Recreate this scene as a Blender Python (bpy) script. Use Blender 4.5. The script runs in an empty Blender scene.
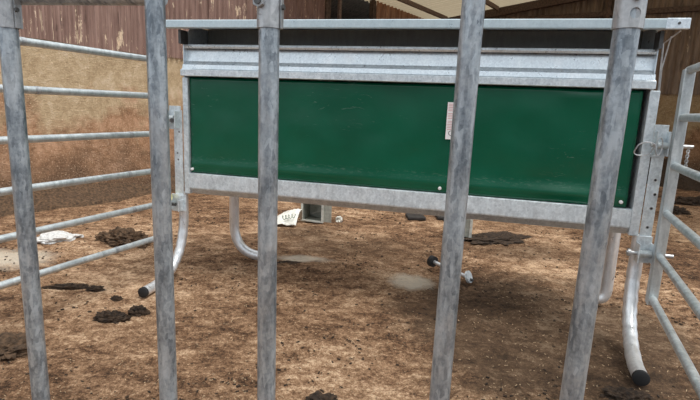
import bpy, bmesh, math, random
from mathutils import Vector, Matrix, noise
random.seed(7)
C = bpy.context.scene.collection
sc = bpy.context.scene
PI = math.pi
R = math.radians

# ------------------------------------------------------------------ materials
def nt(name):
    m = bpy.data.materials.new(name); m.use_nodes = True
    n = m.node_tree; b = n.nodes['Principled BSDF']
    return m, n, b
def ramp(n, fac, stops, mode='LINEAR'):
    r = n.nodes.new('ShaderNodeValToRGB'); r.color_ramp.interpolation = mode
    e = r.color_ramp.elements
    while len(e) > 1: e.remove(e[-1])
    e[0].position = stops[0][0]; e[0].color = (*stops[0][1], 1)
    for p, c in stops[1:]:
        k = e.new(p); k.color = (*c, 1)
    n.links.new(fac, r.inputs[0]); return r.outputs[0]
def coord(n, scale=(1, 1, 1), kind='Object', rot=(0, 0, 0)):
    t = n.nodes.new('ShaderNodeTexCoord'); mp = n.nodes.new('ShaderNodeMapping')
    mp.inputs['Scale'].default_value = scale; mp.inputs['Rotation'].default_value = rot
    n.links.new(t.outputs[kind], mp.inputs[0]); return mp.outputs[0]
def tex(n, vec, scale, detail=4, rough=.55, dist=0):
    t = n.nodes.new('ShaderNodeTexNoise'); t.inputs['Scale'].default_value = scale
    t.inputs['Detail'].default_value = detail; t.inputs['Roughness'].default_value = rough
    t.inputs['Distortion'].default_value = dist
    n.links.new(vec, t.inputs['Vector']); return t.outputs[0]
def vor(n, vec, scale, out='Distance', feat='F1'):
    t = n.nodes.new('ShaderNodeTexVoronoi'); t.feature = feat; t.inputs['Scale'].default_value = scale
    n.links.new(vec, t.inputs['Vector']); return t.outputs[out]
def mix(n, fac, a, b, mode='MIX'):
    m = n.nodes.new('ShaderNodeMix'); m.data_type = 'RGBA'; m.blend_type = mode
    for sock, v in ((m.inputs[0], fac), (m.inputs[6], a), (m.inputs[7], b)):
        if hasattr(v, 'is_linked'): n.links.new(v, sock)
        elif isinstance(v, (int, float)): sock.default_value = v
        else: sock.default_value = (*v, 1)
    return m.outputs[2]
def math_(n, op, a, b=None):
    m = n.nodes.new('ShaderNodeMath'); m.operation = op
    for i, v in enumerate((a, b)):
        if v is None: continue
        if hasattr(v, 'is_linked'): n.links.new(v, m.inputs[i])
        else: m.inputs[i].default_value = v
    return m.outputs[0]
def bump(n, b, h, strength, dist=.01):
    k = n.nodes.new('ShaderNodeBump'); k.inputs['Strength'].default_value = strength
    k.inputs['Distance'].default_value = dist
    n.links.new(h, k.inputs['Height']); n.links.new(k.outputs[0], b.inputs['Normal'])

def galv(name, dark, light, metal, rough, spangle=40, streak=1.0, blot=.4, sz=.35):
    m, n, b = nt(name)
    v = coord(n); vs = coord(n, (1, 1, sz))
    s = vor(n, vs, spangle, 'Color')
    bw = n.nodes.new('ShaderNodeRGBToBW'); n.links.new(s, bw.inputs[0])
    a = tex(n, vs, 26, 5, .62); c = tex(n, v, 110, 3, .6)
    st = tex(n, coord(n, (1, 1, .10)), 70, 4, .6)
    f = math_(n, 'ADD', math_(n, 'MULTIPLY', bw.outputs[0], .16), math_(n, 'MULTIPLY', a, .44))
    f = math_(n, 'ADD', f, math_(n, 'ADD', math_(n, 'MULTIPLY', c, .22), math_(n, 'MULTIPLY', st, .18)))
    hw = .115 / streak
    col = ramp(n, f, [(.5 - hw, dark), (.5 + hw, light)])
    w = tex(n, coord(n, (1, 1, .5)), 9, 6, .7)
    col = mix(n, ramp(n, w, [(.5, (0, 0, 0)), (.72, (blot,) * 3)]), col, (min(1, light[0] * 1.35),) * 3)
    n.links.new(col, b.inputs['Base Color'])
    b.inputs['Metallic'].default_value = metal
    n.links.new(ramp(n, a, [(.3, (rough - .08,) * 3), (.7, (rough + .14,) * 3)]), b.inputs['Roughness'])
    bump(n, b, c, .12, .002)
    return m
M = {}
M['bar'] = galv('worn galvanized bar', (.15, .175, .20), (.43, .475, .51), .55, .36, 130, 1.15, .6)
M['clamp'] = galv('galvanized clamp', (.24, .25, .26), (.50, .51, .52), .6, .38, 70)
M['gate'] = galv('galvanized gate tube', (.36, .39, .40), (.62, .66, .66), .65, .36, 60, .8, .3)
M['frame'] = galv('bright galvanized frame', (.50, .55, .58), (.84, .90, .93), .5, .38, 90, .8, .3, .9)
M['sheet'] = galv('spangled galvanized sheet', (.52, .58, .63), (.84, .91, .95), .55, .32, 130, .7, .3, .9)
M['lid'] = galv('galvanized lid trim', (.40, .47, .50), (.56, .65, .68), .5, .34, 120, .5, .2, .9)
M['leg'] = galv('galvanized leg tube', (.58, .59, .60), (.84, .85, .86), .6, .33, 60, .7, .3)
M['liner'] = galv('dull galvanized liner', (.26, .25, .23), (.36, .35, .32), .3, .55, 60, .8, .2)

def plain(name, col, rough=.6, metal=0, var=.25, scale=30):
    m, n, b = nt(name); f = tex(n, coord(n), scale, 4)
    lo = tuple(x * (1 - var) for x in col); hi = tuple(min(1, x * (1 + var)) for x in col)
    n.links.new(ramp(n, f, [(.35, lo), (.65, hi)]), b.inputs['Base Color'])
    b.inputs['Roughness'].default_value = rough; b.inputs['Metallic'].default_value = metal
    if rough >= .9: bump(n, b, tex(n, coord(n), 90, 5, .75), 1.0, .02)
    return m
M['rubber'] = plain('black rubber', (.012, .012, .013), .7)
M['steel'] = plain('zinc plated steel', (.5, .5, .5), .3, .7)
M['darkbolt'] = plain('dark bolt steel', (.10, .10, .10), .5, .6)
M['white'] = plain('white paper', (.82, .80, .79), .6, 0, .04)
M['pink'] = plain('faded red print', (.62, .30, .30), .7, 0, .1)
M['plastic'] = plain('dirty white plastic', (.62, .62, .56), .5, 0, .2)
M['boxsheet'] = plain('pale grey box sheet', (.40, .41, .36), .5, .2, .2)
M['sack'] = plain('white woven sack', (.75, .73, .66), .6, 0, .12)
M['greenprint'] = plain('green sack print', (.02, .12, .05), .6, 0, .2)
M['yellow'] = plain('pale yellow tape', (.72, .66, .30), .5, 0, .25)
M['timber'] = plain('old brown timber', (.085, .055, .04), .8, 0, .4)
M['palewood'] = plain('pale weathered post', (.20, .14, .11), .8, 0, .3)
M['lime'] = plain('pale spilled lime', (.86, .84, .81), .9, 0, .15, 60)
M['clod'] = plain('dark manure', (.050, .029, .016), .95, 0, .6, 40)
M['clod2'] = plain('brown bedding clump', (.12, .070, .038), .95, 0, .55, 40)
M['straw'] = plain('straw flecks', (.44, .31, .19), .8, 0, .4, 8)
M['black'] = plain('dark slab rubber', (.03, .026, .024), .8)

# green panel
m, n, b = nt('green plastic sheet')
v = coord(n)
base = ramp(n, tex(n, v, 3, 4), [(.35, (.0001, .076, .036)), (.65, (.0004, .096, .047))])
sc1 = tex(n, coord(n, (2.2, 1, 11), rot=(0, R(24), 0)), 5, 6, .75, .8)
mask = tex(n, v, 2.2, 2)
sm = math_(n, 'MULTIPLY', ramp(n, sc1, [(.60, (0, 0, 0)), (.68, (.5,) * 3)]), ramp(n, mask, [(.52, (0, 0, 0)), (.68, (.7,) * 3)]))
col = mix(n, sm, base, (.30, .40, .36))
sep = n.nodes.new('ShaderNodeSeparateXYZ'); n.links.new(v, sep.inputs[0])
dust = ramp(n, sep.outputs[2], [(.735, (.0,) * 3), (.765, (.16,) * 3), (.775, (.25,) * 3), (.80, (0,) * 3)])
dm = math_(n, 'MULTIPLY', dust, ramp(n, tex(n, coord(n, (1, 1, 3)), 26, 5, .7), [(.52, (0, 0, 0)), (.66, (1, 1, 1))]))
col = mix(n, math_(n, 'MULTIPLY', dm, .55), col, (.35, .45, .38))
n.links.new(col, b.inputs['Base Color']); b.inputs['Roughness'].default_value = .22; b.inputs['Specular IOR Level'].default_value = .42
bump(n, b, tex(n, v, 5, 3), .12, .02)
M['green'] = m

# concrete wall
m, n, b = nt('stained concrete')
v = coord(n); sep = n.nodes.new('ShaderNodeSeparateXYZ'); n.links.new(v, sep.inputs[0])
big = tex(n, v, 1.3, 6, .6); fine = tex(n, v, 17, 6, .7); sp = tex(n, v, 60, 3, .7)
mxf = math_(n, 'ADD', math_(n, 'MULTIPLY', fine, .40), math_(n, 'ADD', math_(n, 'MULTIPLY', sp, .12), math_(n, 'MULTIPLY', tex(n, v, 4.5, 6, .65, .6), .48)))
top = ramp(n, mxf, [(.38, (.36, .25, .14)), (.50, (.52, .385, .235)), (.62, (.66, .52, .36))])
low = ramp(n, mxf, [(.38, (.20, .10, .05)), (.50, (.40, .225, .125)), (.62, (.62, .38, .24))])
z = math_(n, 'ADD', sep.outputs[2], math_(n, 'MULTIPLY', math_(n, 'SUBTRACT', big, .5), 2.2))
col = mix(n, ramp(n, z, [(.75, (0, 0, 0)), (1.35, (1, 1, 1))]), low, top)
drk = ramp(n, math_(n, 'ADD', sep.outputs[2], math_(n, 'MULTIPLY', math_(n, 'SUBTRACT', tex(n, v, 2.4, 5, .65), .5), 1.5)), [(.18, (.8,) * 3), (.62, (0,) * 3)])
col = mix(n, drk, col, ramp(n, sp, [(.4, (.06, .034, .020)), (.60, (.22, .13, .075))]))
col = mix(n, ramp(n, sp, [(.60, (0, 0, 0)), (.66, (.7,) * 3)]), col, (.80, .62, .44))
n.links.new(col, b.inputs['Base Color']); b.inputs['Roughness'].default_value = .92
bump(n, b, math_(n, 'ADD', fine, sp), .7, .02)
M['concrete'] = m
m2 = m.copy(); m2.name = 'dirty brown concrete'; M['concrete2'] = m2
# darker manure-stained back wall has colours of its own
for nd in m2.node_tree.nodes:
    if nd.type == 'VALTORGB':
        for e in nd.color_ramp.elements:
            if e.color[0] != e.color[1] : e.color = (e.color[0] * .62, e.color[1] * .58, e.color[2] * .5, 1)

def clad(name, dark, lite, rust, amount):
    m, n, b = nt(name)
    v = coord(n, (1, 1, .12)); f = tex(n, v, 14, 5, .65)
    col = ramp(n, f, [(.3, dark), (.7, lite)])
    pv = coord(n, (1, 1, .35)); p = tex(n, pv, 9, 7, .75)
    col = mix(n, ramp(n, p, [(amount, (0, 0, 0)), (amount + .03, (1, 1, 1))]), col, rust)
    q = tex(n, coord(n, (1, 1, .09)), 22, 5, .7, .4)
    col = mix(n, ramp(n, q, [(.36, (.55,) * 3), (.42, (0,) * 3)]), col, tuple(x * .35 for x in dark))
    col = mix(n, ramp(n, q, [(amount + .02, (0, 0, 0)), (amount + .06, (.8,) * 3)]), col, rust)
    n.links.new(col, b.inputs['Base Color']); b.inputs['Roughness'].default_value = .8
    return m
M['clad'] = clad('flaking brown cladding', (.17, .095, .075), (.33, .21, .17), (.72, .56, .40), .60)
M['clad2'] = clad('rusty orange cladding', (.20, .085, .045), (.50, .29, .18), (.6, .44, .30), .62)
M['clad3'] = clad('dark brown cladding', (.09, .062, .045), (.27, .20, .145), (.4, .32, .23), .64)
M['roof'] = clad('fibre roof sheet', (.62, .52, .38), (.90, .80, .64), (.4, .3, .2), .66)
m = M['roof']; n = m.node_tree; b = n.nodes['Principled BSDF']
# corrugation shading painted into the sheet colour as dark stripes
old = b.inputs['Base Color'].links[0].from_socket
sy = n.nodes.new('ShaderNodeSeparateXYZ'); n.links.new(coord(n), sy.inputs[0])
wv = math_(n, 'SINE', math_(n, 'MULTIPLY', sy.outputs[1], 2 * PI / .146))
n.links.new(mix(n, ramp(n, math_(n, 'ADD', math_(n, 'MULTIPLY', wv, .5), math_(n, 'MULTIPLY', tex(n, coord(n, (.3, 6, 1)), 2, 4), .6)), [(.35, (.85,) * 3), (.62, (0,) * 3)]), old, (.16, .11, .07)), b.inputs['Base Color'])
tl = n.nodes.new('ShaderNodeBsdfTranslucent'); ms = n.nodes.new('ShaderNodeMixShader')
tl.inputs[0].default_value = (.85, .70, .48, 1); ms.inputs[0].default_value = .26      # thin glass-fibre sheet that lets daylight through
n.links.new(b.outputs[0], ms.inputs[1]); n.links.new(tl.outputs[0], ms.inputs[2]); n.links.new(ms.outputs[0], n.nodes['Material Output'].inputs[0])
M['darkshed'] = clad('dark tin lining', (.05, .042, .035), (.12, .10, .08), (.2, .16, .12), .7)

# bedding floor
m, n, b = nt('trodden bedding')
v = coord(n); vst = coord(n, (1, 1.6, 1), rot=(0, 0, .35))
a = tex(n, v, .9, 5, .6); c = tex(n, vst, 7, 7, .68); d = tex(n, v, 46, 6, .75); e = vor(n, v, 70)
g2 = tex(n, v, 150, 3, .7)
k = math_(n, 'ADD', math_(n, 'MULTIPLY', c, .42), math_(n, 'MULTIPLY', d, .42))
k = math_(n, 'ADD', k, math_(n, 'MULTIPLY', g2, .27))
k = math_(n, 'ADD', k, math_(n, 'MULTIPLY', math_(n, 'SUBTRACT', a, .5), .42))
col = ramp(n, k, [(.44, (.040, .020, .010)), (.52, (.185, .098, .052)), (.59, (.38, .228, .130)), (.66, (.70, .49, .32))])
flk = ramp(n, vor(n, vst, 48), [(.0, (1, 1, 1)), (.16, (0, 0, 0))])
col = mix(n, math_(n, 'MULTIPLY', flk, ramp(n, tex(n, v, 9, 3), [(.44, (0, 0, 0)), (.56, (.85,) * 3)])), col, (.70, .53, .36))
# feeder shade painted into the floor colour, beside and under the trough
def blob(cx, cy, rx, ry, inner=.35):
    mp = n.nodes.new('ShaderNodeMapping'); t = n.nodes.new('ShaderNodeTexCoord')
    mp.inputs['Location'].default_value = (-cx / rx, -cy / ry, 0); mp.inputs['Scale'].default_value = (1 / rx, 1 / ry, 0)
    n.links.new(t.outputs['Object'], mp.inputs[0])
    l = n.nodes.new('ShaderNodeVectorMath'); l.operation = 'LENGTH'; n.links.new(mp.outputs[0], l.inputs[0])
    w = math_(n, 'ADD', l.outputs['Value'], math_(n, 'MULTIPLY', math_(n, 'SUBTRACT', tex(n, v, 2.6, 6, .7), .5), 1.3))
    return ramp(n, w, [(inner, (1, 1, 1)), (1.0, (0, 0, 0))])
shade_patch = blob(1.10, 2.45, .95, 1.05, .62)
col = mix(n, math_(n, 'MULTIPLY', shade_patch, .85), col, mix(n, .8, col, (.055, .036, .022)))
for cx, cy, rx, ry in ((.42, 3.12, .17, .17), (-.33, 3.52, .24, .10), (-2.45, 3.25, .42, .28)):
    col = mix(n, math_(n, 'MULTIPLY', blob(cx, cy, rx, ry, .5), .7), col, (.72, .64, .52))
for cx, cy, rx, ry in ((.0, 3.9, 1.1, .5), (1.5, 4.0, .7, .4), (.42, 2.70, .30, .16), (-.45, 4.3, .5, .3)):  # dark floor patches; the smallest is a soft shadow painted under the feeder front
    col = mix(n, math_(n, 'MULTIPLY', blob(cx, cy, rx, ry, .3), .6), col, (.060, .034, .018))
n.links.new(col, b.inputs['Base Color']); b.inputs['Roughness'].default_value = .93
b.inputs['Specular IOR Level'].default_value = .25
bump(n, b, k, 1.0, .035)
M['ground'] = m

# ------------------------------------------------------------------ mesh helpers
def link(name, bm, mat, parent=None, smooth=False, bevel=0):
    me = bpy.data.meshes.new(name); bm.normal_update(); bm.to_mesh(me); bm.free()
    me.materials.append(M[mat] if isinstance(mat, str) else mat)
    if smooth:
        for p in me.polygons: p.use_smooth = True
        me.set_sharp_from_angle(angle=R(40))
    o = bpy.data.objects.new(name, me); C.objects.link(o); o.parent = parent
    if bevel:
        bv = o.modifiers.new('bevel', 'BEVEL'); bv.width = bevel; bv.segments = 2; bv.limit_method = 'ANGLE'
    return o
def tag(o, label, cat, group=None, kind=None):
    o['label'] = label; o['category'] = cat
    if group: o['group'] = group
    if kind: o['kind'] = kind
    return o
def empty(name, loc, rz=0):
    o = bpy.data.objects.new(name, None); C.objects.link(o); o.location = loc; o.rotation_euler.z = rz
    o.empty_display_size = .1
    return o
def box(bm, x0, x1, y0, y1, z0, z1, mtx=None):
    vs = [Vector((x, y, z)) for x in (x0, x1) for y in (y0, y1) for z in (z0, z1)]
    if mtx: vs = [mtx @ p for p in vs]
    vs = [bm.verts.new(p) for p in vs]
    for f in ((0, 1, 3, 2), (4, 6, 7, 5), (0, 4, 5, 1), (2, 3, 7, 6), (0, 2, 6, 4), (1, 5, 7, 3)):
        bm.faces.new([vs[i] for i in f])
def tube(bm, pts, r, seg=20, cap=True, rfun=None):
    pts = [Vector(p) for p in pts]; rings = []
    up = Vector((0, 0, 1)); t0 = (pts[1] - pts[0]).normalized()
    if abs(t0.z) > .9: up = Vector((0, 1, 0))
    nrm = (up - t0 * up.dot(t0)).normalized()
    for i, p in enumerate(pts):
        if i == 0: t = pts[1] - pts[0]
        elif i == len(pts) - 1: t = pts[-1] - pts[-2]
        else: t = pts[i + 1] - pts[i - 1]
        t.normalize(); nrm = (nrm - t * nrm.dot(t)).normalized(); bi = t.cross(nrm)
        rr = rfun(i) if rfun else r
        rings.append([bm.verts.new(p + (nrm * math.cos(k * 2 * PI / seg) + bi * math.sin(k * 2 * PI / seg)) * rr) for k in range(seg)])
    for a, b in zip(rings, rings[1:]):
        for k in range(seg):
            bm.faces.new((a[k], a[(k + 1) % seg], b[(k + 1) % seg], b[k]))
    if cap:
        bm.faces.new(list(reversed(rings[0]))); bm.faces.new(rings[-1])
def extrude(bm, prof, x0, x1, closed=True):
    """profile of (y,z) run along x"""
    a = [bm.verts.new((x0, y, z)) for y, z in prof]; b = [bm.verts.new((x1, y, z)) for y, z in prof]
    k = len(prof)
    for i in range(k if closed else k - 1):
        j = (i + 1) % k; bm.faces.new((a[i], a[j], b[j], b[i]))
    if closed:
        bm.faces.new(list(reversed(a))); bm.faces.new(b)
    bmesh.ops.recalc_face_normals(bm, faces=bm.faces)
def strip(prof, t):
    """open (y,z) polyline to a thin closed section, thickness t away from the viewer"""
    return prof + [(y + t, z) for y, z in reversed(prof)]
def arc(p0, p1, p2, n=12):
    p0, p1, p2 = map(Vector, (p0, p1, p2))
    return [p0 * (1 - t) ** 2 + p1 * 2 * t * (1 - t) + p2 * t * t for t in [i / n for i in range(n + 1)]]
def B(): return bmesh.new()
def part(name, mat, parent, fn, smooth=False, bevel=0):
    bm = B(); fn(bm); return link(name, bm, mat, parent, smooth, bevel)
def hexbolt(bm, c, axis, r=.008, h=.006, seg=6):
    c = Vector(c); tube(bm, [c, c + Vector(axis) * h], r, seg)

# ------------------------------------------------------------------ places
YAW = R(-14.3)
FO = Vector((1.399, 2.415, 0))
def fworld(lu, lv, z=0):
    return FO + Vector((math.cos(YAW) * lu - math.sin(YAW) * lv, math.sin(YAW) * lu + math.cos(YAW) * lv, z))

# ------------------------------------------------------------------ ground
def gh(x, y):
    h = .012 * noise.noise(Vector((x * 1.7, y * 1.7, 0))) + .010 * noise.noise(Vector((x * 6, y * 6, 3)))
    near = 1 if y < 5 else .8
    h += near * .012 * noise.noise(Vector((x * 17, y * 17, 8))) + near * .006 * noise.noise(Vector((x * 40, y * 40, 5)))
    return h - .008
bm = B()
NX, NY = 340, 330
grid = []
for j in range(NY + 1):
    t = j / NY; y = -2 + 16.5 * (t ** 1.5)
    row = []
    for i in range(NX + 1):
        s = i / NX * 2 - 1; x = 1.0 + 8.5 * (abs(s) ** 1.5) * (1 if s > 0 else -1)
        row.append(bm.verts.new((x, y, gh(x, y))))
    grid.append(row)
for j in range(NY):
    for i in range(NX):
        bm.faces.new((grid[j][i], grid[j][i + 1], grid[j + 1][i + 1], grid[j + 1][i]))
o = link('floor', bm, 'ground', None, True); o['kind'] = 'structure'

# ------------------------------------------------------------------ walls
WD = Vector((.56, .83, 0)).normalized(); WA = math.atan2(WD.y, WD.x)
A0 = Vector((-3.37, 5.0, 0)); LEN = 9.15
def wall_frame(name_obj_list, origin, rz):
    for o in name_obj_list: o.location = origin; o.rotation_euler.z = rz
# left wall: local x along the wall (away), local -y is the room side
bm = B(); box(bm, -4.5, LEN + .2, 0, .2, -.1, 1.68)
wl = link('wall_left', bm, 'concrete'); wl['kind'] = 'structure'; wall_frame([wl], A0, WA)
def corr(bm, x0, x1, z0, z1, y=0, pitch=.076, amp=.011, ztop=None, ragged=0):
    nn = max(2, int((x1 - x0) / pitch * 8)); prev = None
    for i in range(nn + 1):
        x = x0 + (x1 - x0) * i / nn; ph = (x / pitch) % 1
        yy = y + amp * (1 if ph < .35 else (-1 if ph > .5 and ph < .85 else 0))
        zb = z0 + ragged * (noise.noise(Vector((x * 2.3, 1, 0))) + .4 * (math.floor(x / .8) % 2))
        zt = ztop(x) if ztop else z1
        cur = (bm.verts.new((x, yy, zb)), bm.verts.new((x, yy, zt)))
        if prev: bm.faces.new((prev[0], cur[0], cur[1], prev[1]))
        prev = cur
EAVE = 3.27
def clad_sheet(name, x0, x1, z0, z1, mat, org, rz, y=.06, ztop=None, ragged=0, pitch=.076):
    bm = B(); corr(bm, x0, x1, z0, z1, y, pitch, ztop=ztop, ragged=ragged)
    o = link(name, bm, mat); sd = o.modifiers.new('thick', 'SOLIDIFY'); sd.thickness = .004
    o['kind'] = 'structure'; wall_frame([o], org, rz); return o
x = -4.5; k = 1
edges = [-4.5, -3.3, -2.2, -1.1, -.02, .62, 1.72, 2.38, 3.5, 4.35, 4.92]
for a, b_ in zip(edges, edges[1:]):
    clad_sheet('trim_%d' % k, a + .004, b_ + .03, 1.638 + .014 * (k % 3), EAVE, 'clad', A0, WA, -.030 + .012 * (k % 2), ragged=.012); k += 1
clad_sheet('trim_%d' % k, 6.66, LEN, 1.66, EAVE, 'clad2', A0, WA, -.02, pitch=.15); k += 1
# back wall: local x runs from the corner to the right
corner = A0 + WD * LEN
BA = WA - PI / 2
bm = B(); box(bm, 0, 10, 0, .2, -.1, 1.66)
wb = link('wall_back', bm, 'concrete2'); wb['kind'] = 'structure'; wall_frame([wb], corner, BA)
SL = math.tan(R(6.5))
zt = lambda x: EAVE + SL * x - .02
clad_sheet('trim_%d' % k, 0, 4.12, 1.63, 0, 'clad3', corner, BA, -.02, ztop=zt, pitch=.12); k += 1
clad_sheet('trim_%d' % k, 4.02, 10, 1.62, 0, 'clad3', corner, BA, -.046, ztop=zt, pitch=.12); k += 1
# roof: local frame of the back wall, runs towards the viewer (-y)
bm = B()
nn = 420; x0, x1 = 3.2 - LEN, .2   # along -y  (distance along left wall)
prev = None
for i in range(nn + 1):
    yy = x0 + (x1 - x0) * i / nn; am = .022 * math.sin(yy / .146 * 2 * PI)
    cur = (bm.verts.new((-.15, yy, EAVE + SL * -.15 + am)), bm.verts.new((10, yy, EAVE + SL * 10 + am)))
    if prev: bm.faces.new((prev[0], cur[0], cur[1], prev[1]))
    prev = cur
ce = link('ceiling', bm, 'roof', None, True); ce['kind'] = 'structure'; wall_frame([ce], corner, BA)
# timbers
def timber(name, mat, pts, w, h, label, cat, org, rz, group=None):
    p, q = Vector(pts[0]), Vector(pts[1]); d = q - p; L = d.length
    mt = Matrix.Translation(p) @ d.to_track_quat('X', 'Z').to_matrix().to_4x4()
    bm = B(); box(bm, 0, L, -w / 2, w / 2, -h / 2, h / 2, mt)
    o = link(name, bm, mat, None, False, .006); wall_frame([o], org, rz)
    return tag(o, label, cat, group)
timber('roof_beam', 'timber', ((.12, -.12, EAVE - .12), (10, -.12, EAVE + SL * 10 - .12)), .09, .17,
       'dark sloping timber rafter against the back wall under the pale roof', 'beam', corner, BA)
timber('wall_rail', 'timber', ((2.4, -.08, 3.16), (9.9, -.08, 3.16)), .06, .10,
       'dark horizontal timber rail across the brown cladding of the back wall', 'beam', corner, BA)
timber('wall_post', 'timber', ((3.95, -.09, 1.7), (3.95, -.09, 3.6)), .05, .07,
       'thin dark upright post on the back wall cladding', 'post', corner, BA)
timber('wall_post', 'timber', ((5.02, .03, 1.68), (5.02, .03, EAVE)), .16, .14,
       'thick dark brown post at the left edge of the dark wall opening', 'post', A0, WA)
timber('wall_post', 'palewood', ((5.46, .03, 1.68), (5.46, .03, EAVE)), .05, .07,
       'slim pale brown post standing inside the dark wall opening', 'post', A0, WA)
timber('wall_post', 'timber', ((6.60, .03, 1.68), (6.60, .03, EAVE)), .10, .10,
       'dark post at the right edge of the dark wall opening beside rusty sheeting', 'post', A0, WA)
for q, lb in ((.55, 'pale timber purlin under the roof nearest the left wall'), (1.75, 'second pale timber purlin under the roof from the left wall'), (2.95, 'third pale timber purlin under the roof from the left wall')):
    zz = EAVE + SL * q - .075
    timber('roof_purlin', 'palewood', ((q, -5.7, zz), (q, -.2, zz)), .05, .09, lb, 'purlin', corner, BA, 'purlins under the pale roof')
# lean-to seen through the opening
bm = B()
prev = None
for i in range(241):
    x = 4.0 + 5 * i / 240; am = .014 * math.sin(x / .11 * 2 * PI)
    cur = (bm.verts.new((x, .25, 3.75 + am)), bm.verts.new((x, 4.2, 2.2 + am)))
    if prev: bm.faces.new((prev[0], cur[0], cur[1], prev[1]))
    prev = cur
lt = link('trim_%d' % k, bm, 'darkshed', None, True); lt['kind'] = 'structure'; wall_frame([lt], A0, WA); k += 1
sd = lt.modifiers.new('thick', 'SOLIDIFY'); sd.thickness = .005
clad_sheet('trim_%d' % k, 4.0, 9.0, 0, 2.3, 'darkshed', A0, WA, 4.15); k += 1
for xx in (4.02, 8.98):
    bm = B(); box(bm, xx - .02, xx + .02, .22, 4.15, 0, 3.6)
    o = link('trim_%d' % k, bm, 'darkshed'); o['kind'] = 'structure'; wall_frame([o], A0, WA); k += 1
timber('roof_beam', 'timber', ((5.5, .4, 2.9), (8.6, 3.2, 2.35)), .05, .07,
       'dark slanting beam inside the shadowed opening of the left wall', 'beam', A0, WA)

# ------------------------------------------------------------------ the feeder
fe = empty('creep_feeder', FO, YAW)
tag(fe, 'galvanized calf feeder with long dark green front panel on curved legs', 'feeder')
P = lambda name, mat, fn, smooth=False, bevel=0, par=fe: part(name, mat, par, fn, smooth, bevel)
# lid
def f(bm):
    prof = [(-.115, 1.567), (-.125, 1.562), (-.125, 1.526), (-.115, 1.521), (-.10, 1.521), (-.10, 1.526), (-.118, 1.528), (-.118, 1.560), (.62, 1.585), (.62, 1.59)]
    extrude(bm, prof, -2.540, .095)
P('lid', 'lid', f)
def f(bm): box(bm, .002, .097, -.127, -.112, 1.5205, 1.5675)
lc = P('lid_end_cap', 'sheet', f, bevel=.003)
P('bolt', 'darkbolt', lambda bm: hexbolt(bm, (.052, -.127, 1.545), (0, -1, 0), .006, .004, 10))
# upper hopper sheet folded
def f(bm):
    prof = [(.018, 1.424), (-.010, 1.424), (-.016, 1.434), (-.012, 1.446), (.03, 1.449), (.26, 1.449)]
    lo = [(-.030, 1.262), (-.038, 1.266), (-.040, 1.300), (-.036, 1.304), (-.030, 1.306), (-.024, 1.330), (-.014, 1.336), (.002, 1.352), (.018, 1.424)]
    extrude(bm, strip(lo + prof[1:], .004), -2.500, .020)
P('hopper_sheet', 'sheet', f)
P('sheet_lip', 'frame', lambda bm: box(bm, -2.506, .024, -.043, -.036, 1.264, 1.300), bevel=.002)
def f(bm):
    box(bm, -2.49, .012, .25, .256, .56, 1.570)            # back
P('back_sheet', 'liner', f)
for s in (-2.498, .014):
    def f(bm):
        a = [bm.verts.new((s + dx, y, z)) for dx in (0, .004) for y, z in ((-.02, 1.45), (-.02, 1.30), (0, .56), (.5, .56), (.5, 1.575), (.06, 1.56))]
        bm.faces.new(a[:6]); bm.faces.new(a[6:][::-1])
        for i in range(6):
            j = (i + 1) % 6; bm.faces.new((a[i], a[j], a[6 + j], a[6 + i]))
    P('end_plate', 'sheet', f)
P('rear_sheet', 'sheet', lambda bm: box(bm, -2.494, .014, .50, .504, .56, 1.575))
P('trough_floor', 'liner', lambda bm: box(bm, -2.494, .014, .03, .498, .56, .566))
# struts that hold up the lid
for s in (-2.494, .012):
    P('lid_bracket', 'darkbolt', lambda bm: box(bm, s - .008, s + .008, -.06, -.045 + .06, 1.445, 1.523))
P('prop_rod', 'steel', lambda bm: tube(bm, [(.085, -.06, 1.525), (.030, -.03, 1.47), (.05, .0, 1.25)], .004, 8), True)
P('prop_rod', 'steel', lambda bm: tube(bm, [(.052, -.05, 1.50), (.043, -.02, 1.36), (.052, -.01, 1.20)], .003, 8), True)
# frame rails
def f(bm):
    extrude(bm, [(-.012, .680), (-.018, .676), (-.020, .592), (-.018, .584), (.028, .545), (.036, .547), (.036, .680)], -2.473, .008)
P('bottom_rail', 'frame', f)
def f(bm): box(bm, -2.508, -2.472, -.022, .04, .548, 1.255)
P('end_post', 'frame', f, bevel=.004)
def f(bm): box(bm, .009, .053, -.022, .04, .548, 1.258)
P('end_post', 'frame', f, bevel=.004)
# hinge bars with adjustment holes
def holed(x0, x1, zs, hr, z0, z1, y0=-.034, y1=-.024):
    b1 = P('hinge_bar', 'frame', lambda bm: box(bm, x0, x1, y0, y1, z0, z1), bevel=.002)
    cx = (x0 + x1) / 2
    for z_, dx in zs:
        part('bolt_hole', 'rubber', b1, lambda bm: tube(bm, [(cx + dx, y0 + .001, z_), (cx + dx, y0 - .0012, z_)], hr, 14))
        part('hole_rim', 'steel', b1, lambda bm: tube(bm, [(cx + dx + hr * math.cos(t), y0 - .001, z_ + hr * math.sin(t)) for t in [i * 2 * PI / 16 for i in range(17)]], .0016, 6, False), True)
holed(.055, .107, [(.835, .004), (.765, .012), (.695, .006), (.60, .002)], .0075, .545, 1.075)
holed(-2.565, -2.510, [(.93, .01), (.80, -.004), (.76, .0)], .0055, .47, 1.06)
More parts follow.
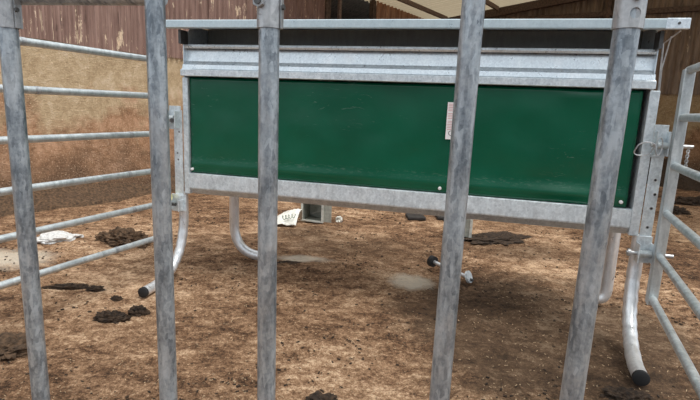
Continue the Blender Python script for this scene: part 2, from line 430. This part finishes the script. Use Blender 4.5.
# green panel
def f(bm):
    nx, nz = 150, 36; g = []
    for j in range(nz + 1):
        row = []
        for i in range(nx + 1):
            x = -2.468 + 2.452 * i / nx; z_ = .684 + .572 * j / nz
            y = -.004 - .006 * noise.noise(Vector((x * 1.3, z_ * 3, 2))) - .003 * noise.noise(Vector((x * 5, z_ * 7, 4)))
            gz = (1.262 - z_) / .034 if z_ > 1.228 else math.exp(-(1.228 - z_) / .10)
            y -= .013 * math.exp(-((x + .26) / .11) ** 2) * gz
            y -= .010 * math.exp(-((z_ - .735) / .022) ** 2) * (.5 + .5 * noise.noise(Vector((x * 2, 0, 0))))
            y -= .016 * math.exp(-((x + .30) / .16) ** 2 - ((z_ - .735) / .03) ** 2)
            row.append(bm.verts.new((x, y, z_)))
        g.append(row)
    for j in range(nz):
        for i in range(nx): bm.faces.new((g[j][i], g[j][i + 1], g[j + 1][i + 1], g[j + 1][i]))
pn = P('front_panel', 'green', f, True); pn['label'] = 'dark green plastic sheet'
sd = pn.modifiers.new('thick', 'SOLIDIFY'); sd.thickness = .004; sd.offset = -1
for x_, z_ in ((-2.455, .705), (-.94, .708), (-.045, .712)):
    part('rivet', 'white', pn, lambda bm: tube(bm, [(x_, -.008, z_), (x_, -.020, z_), (x_, -.022, z_)], .009, 14, True, lambda i: (.009, .009, .004)[i]), True)
# label
lab = P('paper_label', 'white', lambda bm: box(bm, -.931, -.874, -.0175, -.0165, .975, 1.168)); lab['label'] = 'white paper label with faded print'
def f(bm):
    z_ = 1.160
    for q in range(15):
        if q in (5, 9): z_ -= .006
        w = random.uniform(.022, .042); box(bm, -.926, -.926 + w, -.0182, -.0174, z_ - .003, z_); z_ -= .0085
part('label_print', 'pink', lab, f)
def f(bm):
    tube(bm, [(-.904 + .012 * math.cos(t), -.018, 1.008 + .012 * math.sin(t)) for t in [i * 2 * PI / 20 for i in range(21)]], .0016, 6, False)
part('ring_symbol', 'darkbolt', lab, f)

# legs
def leg(pts_top, bend, r, wr, name='leg'):
    pts = pts_top[:1] + bend
    k = len(pts)
    def rf(i):
        if wr and 2 < i < k - 4: return r * (1 + .06 * math.sin(i * 2.1))
        return r
    return P(name, 'leg', lambda bm: tube(bm, pts, r, 24, True, rf), True)
def front_leg(x, xb, vend):
    top = Vector((x, 0, .55))
    bd = [Vector(p) for p in ((x, 0, .44),)] + arc((x, 0, .40), (x + (xb - x) * .2, -.02, .06), (xb, vend + .10, .035), 26) + [Vector((xb + (xb - x) * .1, vend, .032))]
    lg = leg([top], bd, .0325 if x > 0 else .029, True)
    e, pv = bd[-1], bd[-2]; d = (e - pv).normalized()
    part('end_cap', 'rubber', lg, lambda bm: tube(bm, [e - d * .012, e + d * .005, e + d * .008], .034, 24, True, lambda i: (.034, .034, .028)[i] * (1 if x > 0 else .9)), True)
front_leg(-2.530, -2.535, -.41)
front_leg(.066, .008, -.50)
def rear_leg(x, y, s):
    bd = [Vector((x, y, .30))] + arc((x, y, .26 if s > 0 else .10), (x, y, .035), (x + s * (.22 if s > 0 else .045), y, .035), 18) + [Vector((x + s * (.30 if s > 0 else .06), y, .035))]
    lg = leg([Vector((x, y, .57))], bd, .034, False)
    e = bd[-1]
    part('end_cap', 'rubber', lg, lambda bm: tube(bm, [e - Vector((s * .012, 0, 0)), e + Vector((s * .006, 0, 0))], .036, 24), True)
rear_leg(-2.42, .46, 1)
rear_leg(.072, .46, -1)
# right upper hinge bracket with pin and pull ring
def bracket(x0, x1, z0, z1, y0=-.10, y1=-.034):
    def f(bm):
        box(bm, x0, x1, y1 - .008, y1, z0, z1)
        box(bm, x0, x0 + .006, y0, y1 - .008, z0 + .01, z1 - .03)
        box(bm, x1 - .006, x1, y0, y1 - .008, z0 + .01, z1 - .03)
    return P('hinge_bracket', 'frame', f, bevel=.0015)
hb = bracket(.048, .106, .945, 1.10, -.088)
part('hinge_pin', 'steel', hb, lambda bm: tube(bm, [(.03, -.075, 1.005), (.205, -.075, 1.005)], .009, 14), True)
part('pin_sleeve', 'gate', hb, lambda bm: tube(bm, [(.054, -.075, 1.005), (.100, -.075, 1.005)], .017, 18), True)
def f(bm):
    c = Vector((.002, -.085, .985)); pts = []
    for i in range(25):
        t = i * 2 * PI / 24; ex = math.copysign(abs(math.cos(t)) ** .7, math.cos(t)); ez = math.copysign(abs(math.sin(t)) ** .7, math.sin(t))
        pts.append(c + Vector((ex * .036 + ez * .012, ez * -.006, ez * .032)))
    tube(bm, pts, .0035, 8, False)
part('pull_ring', 'steel', hb, f, True)
part('pull_ring', 'steel', hb, lambda bm: tube(bm, [(.060 + .014 * math.cos(t), -.092, 1.0 + .042 * math.sin(t)) for t in [i * 2 * PI / 20 for i in range(21)]], .003, 8, False), True)
def f(bm):
    for i in range(9):
        c = Vector((.188, -.075, .995 - .0115 * i)); flat = i % 2
        tube(bm, [c + (Vector((.006 * math.cos(t), 0, .009 * math.sin(t))) if flat else Vector((0, .006 * math.cos(t), .009 * math.sin(t)))) for t in [q * 2 * PI / 10 for q in range(11)]], .0022, 6, False)
part('safety_chain', 'steel', hb, f, True)
hb = bracket(.042, .112, .42, .555)
part('hinge_pin', 'steel', hb, lambda bm: tube(bm, [(-.005, -.075, .475), (.20, -.075, .475)], .010, 14), True)
part('pin_sleeve', 'gate', hb, lambda bm: tube(bm, [(.050, -.075, .475), (.104, -.075, .475)], .019, 18), True)
part('pin_head', 'steel', hb, lambda bm: tube(bm, [(.0, -.075, .475), (.012, -.075, .475)], .019, 18), True)
hb = bracket(-2.590, -2.512, .945, 1.085)
part('hinge_pin', 'steel', hb, lambda bm: tube(bm, [(-2.66, -.075, 1.01), (-2.55, -.075, 1.01)], .010, 14), True)
part('pin_sleeve', 'gate', hb, lambda bm: tube(bm, [(-2.583, -.075, 1.01), (-2.531, -.075, 1.01)], .019, 18), True)
part('lock_nut', 'darkbolt', hb, lambda bm: hexbolt(bm, (-2.530, -.092, 1.0), (0, -1, 0), .014, .014), False)
hb = bracket(-2.585, -2.500, .435, .545)
part('hinge_pin', 'darkbolt', hb, lambda bm: tube(bm, [(-2.66, -.075, .485), (-2.535, -.075, .485)], .010, 14), True)
part('lock_nut', 'darkbolt', hb, lambda bm: hexbolt(bm, (-2.555, -.102, .49), (0, -1, 0), .016, .014), False)
part('cover_plate', 'frame', hb, lambda bm: box(bm, -2.535, -2.478, -.052, -.046, .440, .540), False, .002)
part('plate_bolt', 'darkbolt', hb, lambda bm: (hexbolt(bm, (-2.512, -.052, .482), (0, -1, 0), .013, .014)), False)
part('yellow_tape', 'yellow', hb, lambda bm: tube(bm, [(-2.625, -.075, .515), (-2.575, -.075, .53)], .024, 18), True)

# ------------------------------------------------------------------ side gates
GD = math.atan2(-.927, -.375)
RZ = (.268, .48, .69, .915, 1.137, 1.347)
def side_gate(loc, label, flip, L=1.62, marks=True):
    g = empty('side_gate', loc, GD); tag(g, label, 'gate')
    Q = lambda name, fn, sm=True, bv=0, mat='gate', par=g: part(name, mat, par, fn, sm, bv)
    Q('end_post', lambda bm: box(bm, -.030, .030, -.022, .022, .235, 1.352), False, .005)
    Q('end_post', lambda bm: box(bm, L - .025, L + .025, -.02, .02, .10, 1.352), False, .005)
    for i, z_ in enumerate(RZ):
        if i == len(RZ) - 1:
            pts = [(.0, 0, z_), (L, 0, z_)]
        else: pts = [(.022, 0, z_), (L - .022, 0, z_)]
        r_ = Q('rail', lambda bm: tube(bm, pts, .0175, 18))
        if marks:
            j = (.35, .22, .24, .22, .75, .80)[i]
            part('joint_band', 'clamp', r_, lambda bm: tube(bm, [(j - .012, 0, z_), (j + .012, 0, z_)], .0186, 18), True)
    return g
lg0 = fworld(-2.645, -.075); rg0 = fworld(.128, -.105)
side_gate(lg0, 'galvanized six rail side gate on the left in front of the bare concrete wall', 0)
side_gate(rg0, 'galvanized six rail side gate on the right pinned beside the green panel', 1, marks=False)

# ------------------------------------------------------------------ near barrier
nb = empty('feeding_barrier', (0, 1.09, 0), YAW)
tag(nb, 'worn galvanized barrier of five upright bars standing closest to the viewer', 'barrier')
Qn = lambda name, fn, sm=True, bv=0, mat='bar', par=nb: part(name, mat, par, fn, sm, bv)
Qn('top_rail', lambda bm: tube(bm, [(-1.95, 0, 1.47), (1.0, 0, 1.47)], .030, 20))
Qn('cross_rail', lambda bm: tube(bm, [(-.925, .028, 1.367), (-.49, .028, 1.362)], .021, 20), mat='bar')
Qn('bottom_rail', lambda bm: tube(bm, [(-1.95, .026, .07), (1.0, .026, .07)], .022, 20))
bars = [(-.9312, -.0071, 1), (-.4924, -.0052, 0), (-.2024, -.0034, 1), (.2363, .0028, 0), (.5194, .0095, 1)]   # place at the top, lean, clamped
def sleeve(x, bx, hr, hz):
    bm = B(); seg = 32
    tube(bm, [(x, 0, 1.284), (x, 0, 1.448)], .0268, seg, True)
    o = link('clamp_sleeve', bm, 'clamp', nb, True)
    # bolt hole cut through the front wall
    cb = B(); tube(cb, [(x + bx, -.05, hz), (x + bx, -.022, hz)], hr, 24); cme = bpy.data.meshes.new('cut'); cb.to_mesh(cme); cb.free()
    co = bpy.data.objects.new('cut', cme); C.objects.link(co)
    bo = o.modifiers.new('hole', 'BOOLEAN'); bo.object = co; bo.operation = 'DIFFERENCE'; bo.solver = 'EXACT'
    co.parent = nb
    bpy.context.view_layer.update()
    me = bpy.data.meshes.new_from_object(o.evaluated_get(bpy.context.evaluated_depsgraph_get()))
    o.modifiers.remove(bo); o.data = me; bpy.data.objects.remove(co)
    return o
for x, lean, sl in bars:
    Qn('upright_bar', lambda bm: tube(bm, [(x - lean * 1.30, 0, .05 if sl else .07), (x + lean * .06, 0, 1.45)], .0230, 28))
    if sl:
        s = sleeve(x, .004 if x > .3 else -.0105, .0095 if x > .3 else .006, 1.309 if x > .3 else 1.306)
        if x < .3:
            part('clamp_plate', 'clamp', s, lambda bm: box(bm, x + .0275, x + .0305, -.004, .010 if x > -.5 else .018, 1.284, 1.44), False, .001)
            part('clamp_bolt', 'darkbolt', s, lambda bm: hexbolt(bm, (x + .0305, 0, 1.329), (1, 0, 0), .006, .006), False)
            part('adjusting_nut', 'clamp', s, lambda bm: tube(bm, [(x - .011, -.025, 1.336), (x - .011, -.036, 1.336)], .0135, 6), False, .001)
            part('adjusting_bolt', 'darkbolt', s, lambda bm: tube(bm, [(x - .011, -.034, 1.336), (x - .011, -.040, 1.336)], .0075, 12), True)
        else:
            part('adjusting_nut', 'clamp', s, lambda bm: tube(bm, [(x + .004, -.025, 1.342), (x + .004, -.036, 1.342)], .013, 6), False, .001)

# ------------------------------------------------------------------ floor clutter
def lump(name, loc, size, mat, seed, rough=.35, sub=4, flat=True, rz=0, freq=3.0):
    bm = B(); bmesh.ops.create_icosphere(bm, subdivisions=sub, radius=1)
    for v_ in bm.verts:
        p = v_.co.copy(); q = p * 1.0
        dd = 1 + rough * noise.noise(p * freq * .5 + Vector((seed, 0, 0))) * 1.6 + rough * .8 * noise.noise(p * freq * 1.6 + Vector((0, seed, 0)))
        q = p * dd
        z_ = q.z
        if flat and z_ < -.25: z_ = -.25 - (.0)
        v_.co = Vector((q.x * size[0], q.y * size[1], z_ * size[2]))
    o = link(name, bm, mat, None, True)
    o.location = (loc[0], loc[1], gh(loc[0], loc[1]) + .12 * size[2]); o.rotation_euler.z = rz
    return o
clods = [
 ((-1.75, 3.72), (.17, .10, .09), 'clod2', 'dark loose bedding clump behind the left gate near the leg'),
 ((-1.93, 3.76), (.07, .05, .05), 'clod2', 'small brown bedding clump at the left end of the bigger clump'),
 ((-1.20, 2.36), (.085, .045, .04), 'clod', 'dark manure clod on open floor left of the black capped foot'),
 ((-1.10, 2.44), (.05, .03, .04), 'clod', 'pointed dark clod touching the right end of the left floor clod'),
 ((-1.66, 2.75), (.11, .03, .025), 'clod', 'flat dark clod on the floor under the lowest left gate rail'),
 ((-1.49, 2.75), (.05, .03, .018), 'clod', 'tiny dark clod just right of the flat clod under the left gate'),
 ((-1.50, 2.03), (.11, .10, .045), 'clod2', 'big brown clump at the left edge behind the first bar'),
 ((-.08, 1.72), (.06, .05, .02), 'clod', 'black moist clod at bottom centre between the middle bars'),
 ((1.17, 1.84), (.085, .05, .03), 'clod', 'black moist clod below the right black capped foot'),
 ((-1.30, 2.62), (.03, .02, .018), 'clod', 'tiny dark crumb lying left of the capped foot end'),
 ((4.05, 6.0), (.16, .09, .07), 'clod', 'black clod on pale floor behind the right gate, nearer one'),
 ((4.75, 6.7), (.22, .12, .10), 'clod', 'black clod on pale floor behind the right gate, farther one'),
 ((-.42, 3.43), (.10, .03, .012), 'clod', 'flat dark sliver on the floor below the white box'),
 ((1.35, 4.35), (.30, .16, .035), 'clod', 'low dark manure spread behind the feeder right of centre'),
]
for i, (p, s, mt, lb) in enumerate(clods):
    tag(lump('manure_clod', p, s, mt, i * 7.3, .30, 5, True, random.uniform(-.5, .5) if s[0] > .1 else 0, 5), lb, 'manure', 'manure clods on the floor')
# banks of dirty bedding along the walls
def bank(origin, rz, x0, x1, depth, hgt, mat, seed, label):
    bm = B(); nx, ny = int((x1 - x0) * 22), 16; g = []
    for j in range(ny + 1):
        t = j / ny; row = []
        for i in range(nx + 1):
            x = x0 + (x1 - x0) * i / nx
            e = min(1, (x - x0) / .4, (x1 - x) / .4); e = max(0, e)
            wv = depth * (.75 + .5 * noise.noise(Vector((x * 1.3, seed, 0))))
            y = .0 - wv * (1 - t)
            h = hgt * e * (t ** .8) * (.75 + .8 * noise.noise(Vector((x * 1.1, t * 2, seed)))) + .045 * noise.noise(Vector((x * 7, t * 5, seed))) * e + .02 * noise.noise(Vector((x * 22, t * 14, seed)))
            row.append(bm.verts.new((x, y, h if j else -.03)))
        g.append(row)
    for j in range(ny):
        for i in range(nx): bm.faces.new((g[j][i], g[j][i + 1], g[j + 1][i + 1], g[j + 1][i]))
    low = [bm.verts.new((x0 + (x1 - x0) * i / nx, 0, -.05)) for i in range(nx + 1)]
    for i in range(nx): bm.faces.new((g[ny][i], g[ny][i + 1], low[i + 1], low[i]))
    o = link('bedding_bank', bm, mat, None, True); wall_frame([o], origin, rz)
    return tag(o, label, 'bedding')
bank(A0, WA, -.8, 8.9, .65, .16, 'clod2', 3, 'low brown bank of bedding heaped along the foot of the left wall')
bank(corner, BA, .8, 9.8, 1.9, .42, 'clod', 9, 'dark bank of dung heaped along the foot of the back wall')
# white lime lump
tag(lump('lime_lump', (-2.31, 3.72), (.14, .10, .045), 'lime', 4, .35, 4, True, .3), 'white chalky lump on the floor behind the left gate rails', 'lump')
tag(lump('lime_lump', (-2.45, 3.86), (.06, .05, .03), 'lime', 9, .4, 3), 'smaller white chalky lump just behind the large white lump', 'lump')
# flat dark slabs
for (x, y, w, rz, lb) in ((.70, 5.08, .095, .05, 'flat dark slab lying on the floor behind the feeder, wider one'),
                      (1.00, 5.10, .075, -.05, 'flat dark slab lying behind the feeder, nearest the fourth bar')):
    bm = B(); box(bm, -w, w, -.10, .10, .0, .035)
    o = link('rubber_slab', bm, 'black', None, False, .01); o.location = (x, y, gh(x, y) + .003); o.rotation_euler.z = rz
    tag(o, lb, 'slab', 'dark slabs behind the feeder')

# metal box lying open on its side
bx = empty('metal_box', (-.36, 4.64, .0), R(-14)); tag(bx, 'pale open box standing on the floor under the green panel', 'box')
Z0 = .012
W, Hh, D = .215, .25, .22
part('shell', 'boxsheet', bx, lambda bm: (box(bm, -W / 2, -W / 2 + .008, 0, D, Z0, Hh), box(bm, W / 2 - .008, W / 2, 0, D, Z0, Hh), box(bm, -W / 2 + .008, W / 2 - .008, D - .008, D, Z0, Hh), box(bm, -W / 2 + .008, W / 2 - .008, 0, D - .008, Z0, Z0 + .008), box(bm, -W / 2, W / 2, 0, D, Hh, Hh + .008)), False)
part('front_frame', 'plastic', bx, lambda bm: (box(bm, -W / 2 - .006, -W / 2 + .012, -.012, -.001, Z0, Hh + .008), box(bm, W / 2 - .014, W / 2 + .008, -.012, -.001, Z0, Hh + .008), box(bm, -W / 2 + .012, W / 2 - .014, -.012, -.001, Z0, Z0 + .016)), False, .001)
part('flap', 'boxsheet', bx, lambda bm: box(bm, W / 2 + .008, W / 2 + .085, .0, .006, Z0 + .01, Hh, ), False)
part('wire', 'steel', bx, lambda bm: tube(bm, [(-.01, .02, .09), (.05, .01, .115), (.1, .0, .13)], .0025, 6), True)
# crumpled sack with green script
def f(bm):
    g = []
    for j in range(25):
        row = []
        for i in range(41):
            s, t = i / 40, j / 24
            x = -.16 + .32 * s; prof = math.sin(min(1, s * 1.05) * PI * .52) ** 1.4
            y = -.10 + .22 * t
            z_ = .012 + .115 * prof * math.sin(min(1, t * 1.35) * PI / 2) + .016 * noise.noise(Vector((s * 6, t * 5, 3))) + .008 * noise.noise(Vector((s * 15, t * 12, 1)))
            if j == 24: z_ *= .3
            row.append(bm.verts.new((x, y, max(.004, z_))))
        g.append(row)
    for j in range(24):
        for i in range(40): bm.faces.new((g[j][i], g[j][i + 1], g[j + 1][i + 1], g[j + 1][i]))
sk = B(); f(sk)
so = link('feed_sack', sk, 'sack', None, True); so.location = (-.635, 4.56, .006); so.rotation_euler.z = R(-10)
sd = so.modifiers.new('thick', 'SOLIDIFY'); sd.thickness = .004
tag(so, 'crumpled white feed sack with green script leaning against the pale box', 'sack')
def f(bm):
    pts = []
    for i in range(60):
        t = i / 59; x = .02 + .12 * t; zz = .075 + .03 * t + .020 * math.sin(t * 26)
        pts.append((x + .008 * math.cos(t * 26), -.082 + .010 * t, zz - .004))
    tube(bm, pts, .0028, 6)
part('printed_script', 'greenprint', so, f, True)
# white scrap beside the box
tag(lump('white_scrap', (-.10, 4.78), (.035, .03, .055), 'sack', 14, .4, 3), 'small white scrap on the floor right of the pale open box', 'scrap')
# second pale box behind the fourth bar
b2 = empty('plastic_box', (1.03, 4.30, 0), R(-14)); tag(b2, 'pale green sided box mostly hidden behind the fourth upright bar', 'box')
part('shell', 'boxsheet', b2, lambda bm: (box(bm, -.11, .075, 0, .18, .012, .20)), False, .004)
part('corner_strip', 'plastic', b2, lambda bm: (box(bm, .055, .079, -.006, .006, .012, .21)), False, .001)
part('top_rim', 'plastic', b2, lambda bm: (box(bm, -.115, .08, -.006, .186, .20, .215)), False, .001)
# hitch pin lying on the floor behind the fourth bar
hp = empty('hitch_pin', (.62, 3.38, 0)); tag(hp, 'steel pin with black rubber ring and round end plate lying behind fourth bar', 'pin')
p, q = Vector((-.01, .02, .055)), Vector((.19, -.24, .035)); d = (q - p).normalized()
part('shaft', 'leg', hp, lambda bm: tube(bm, [p, q], .013, 16), True)
part('rubber_ring', 'rubber', hp, lambda bm: tube(bm, [p - d * .012, p + d * .022], .040, 22), True)
part('end_plate', 'frame', hp, lambda bm: tube(bm, [q - Vector((.0, .0, 0)), q + Vector((.012, -.008, .006))], .042, 22), True)
part('end_stud', 'darkbolt', hp, lambda bm: tube(bm, [q + Vector((.01, -.006, -.012)), q + Vector((.035, -.02, -.016))], .010, 12), True)

# loose straw and chips: nobody could count them
bm = B()
for i in range(8000):
    y = .9 + (random.random() ** 1.3) * 7
    x = (random.random() * 2 - 1) * (y * .85 + .3) + .1
    q = (Vector((x, y, 0)) - A0).dot(Vector((WD.y, -WD.x, 0)))
    if q < .7: continue
    L = random.uniform(.003, .010) * (1 + .35 * y / 3); w = random.uniform(.0010, .0024) * (1 + .4 * y / 3)
    a = random.random() * PI
    mt = Matrix.Translation((x, y, gh(x, y) + .003)) @ Matrix.Rotation(a, 4, 'Z') @ Matrix.Rotation(random.uniform(-.35, .35), 4, 'Y')
    box(bm, -L / 2, L / 2, -w / 2, w / 2, -.0008, .0012, mt)
tag(link('loose_straw', bm, 'straw'), 'short pale straw and chips scattered over the brown floor', 'straw', None, 'stuff')
bm = B()
for i in range(7000):
    y = 1.2 + (random.random() ** 1.1) * 6
    x = (random.random() * 2 - 1) * (y * .85 + .3) + .1
    q = (Vector((x, y, 0)) - A0).dot(Vector((WD.y, -WD.x, 0)))
    if q < .7: continue
    if noise.noise(Vector((x * 1.6, y * 1.6, 7))) < random.uniform(-.3, .25): continue
    s = random.uniform(.002, .0065) * (1 + .4 * y / 3)
    mt = Matrix.Translation((x, y, gh(x, y) + .002)) @ Matrix.Rotation(random.random() * 6, 4, 'Z') @ Matrix.Rotation(random.random() * .6, 4, 'X')
    box(bm, -s, s, -s * .5, s * .5, -s * .3, s * .35, mt)
tag(link('dung_crumbs', bm, 'clod'), 'dark crumbs of dung scattered over the brown floor', 'crumbs', None, 'stuff')

# ------------------------------------------------------------------ light
w = bpy.data.worlds.new('sky'); sc.world = w; w.use_nodes = True
bg = w.node_tree.nodes['Background']; tcn = w.node_tree.nodes.new('ShaderNodeTexCoord')
sx = w.node_tree.nodes.new('ShaderNodeSeparateXYZ'); w.node_tree.links.new(tcn.outputs['Generated'], sx.inputs[0])
W_ = w.node_tree
col = ramp(W_, math_(W_, 'ADD', math_(W_, 'MULTIPLY', sx.outputs[2], .5), .5),
           [(.0, (.20, .19, .18)), (.47, (.27, .28, .29)), (.52, (.78, .86, .96)), (.8, (.90, .96, 1.0))])
# sky darkened low behind the viewer for the bars' reflections, brighter beside and above
sh = ramp(W_, math_(W_, 'SUBTRACT', math_(W_, 'MULTIPLY', sx.outputs[1], -1), math_(W_, 'MULTIPLY', sx.outputs[2], .9)), [(.45, (1, 1, 1)), (.85, (.42, .43, .45))])
col = mix(W_, 1.0, col, sh, 'MULTIPLY')
W_.links.new(col, bg.inputs[0]); bg.inputs[1].default_value = 1.35
sl = bpy.data.lights.new('sun', 'SUN'); sl.energy = 2.7; sl.angle = R(28); sl.color = (1, .97, .92)
so_ = bpy.data.objects.new('sun', sl); C.objects.link(so_)
so_.rotation_euler = Vector((-.34, .22, -.90)).to_track_quat('-Z', 'Y').to_euler()

# ------------------------------------------------------------------ camera
th, ph = R(10.7), R(2.43)
Fv = Vector((0, math.cos(th), -math.sin(th))); U0 = Vector((0, math.sin(th), math.cos(th))); R0 = Vector((1, 0, 0))
Rv = R0 * math.cos(ph) + U0 * math.sin(ph); Uv = -R0 * math.sin(ph) + U0 * math.cos(ph)
cd = bpy.data.cameras.new('camera'); cam = bpy.data.objects.new('camera', cd); C.objects.link(cam)
mt = Matrix((Rv, Uv, -Fv)).transposed().to_4x4(); mt.translation = Vector((0, 0, 1.12)); cam.matrix_world = mt
cd.sensor_fit = 'HORIZONTAL'; cd.sensor_width = 36; cd.lens = 36 * 490 / 700; cd.clip_start = .02
sc.camera = cam
sc.view_settings.view_transform = 'Standard'; sc.view_settings.look = 'None'
sc.view_settings.exposure = 0.0; sc.view_settings.gamma = 1; sc.view_settings.use_curve_mapping = False
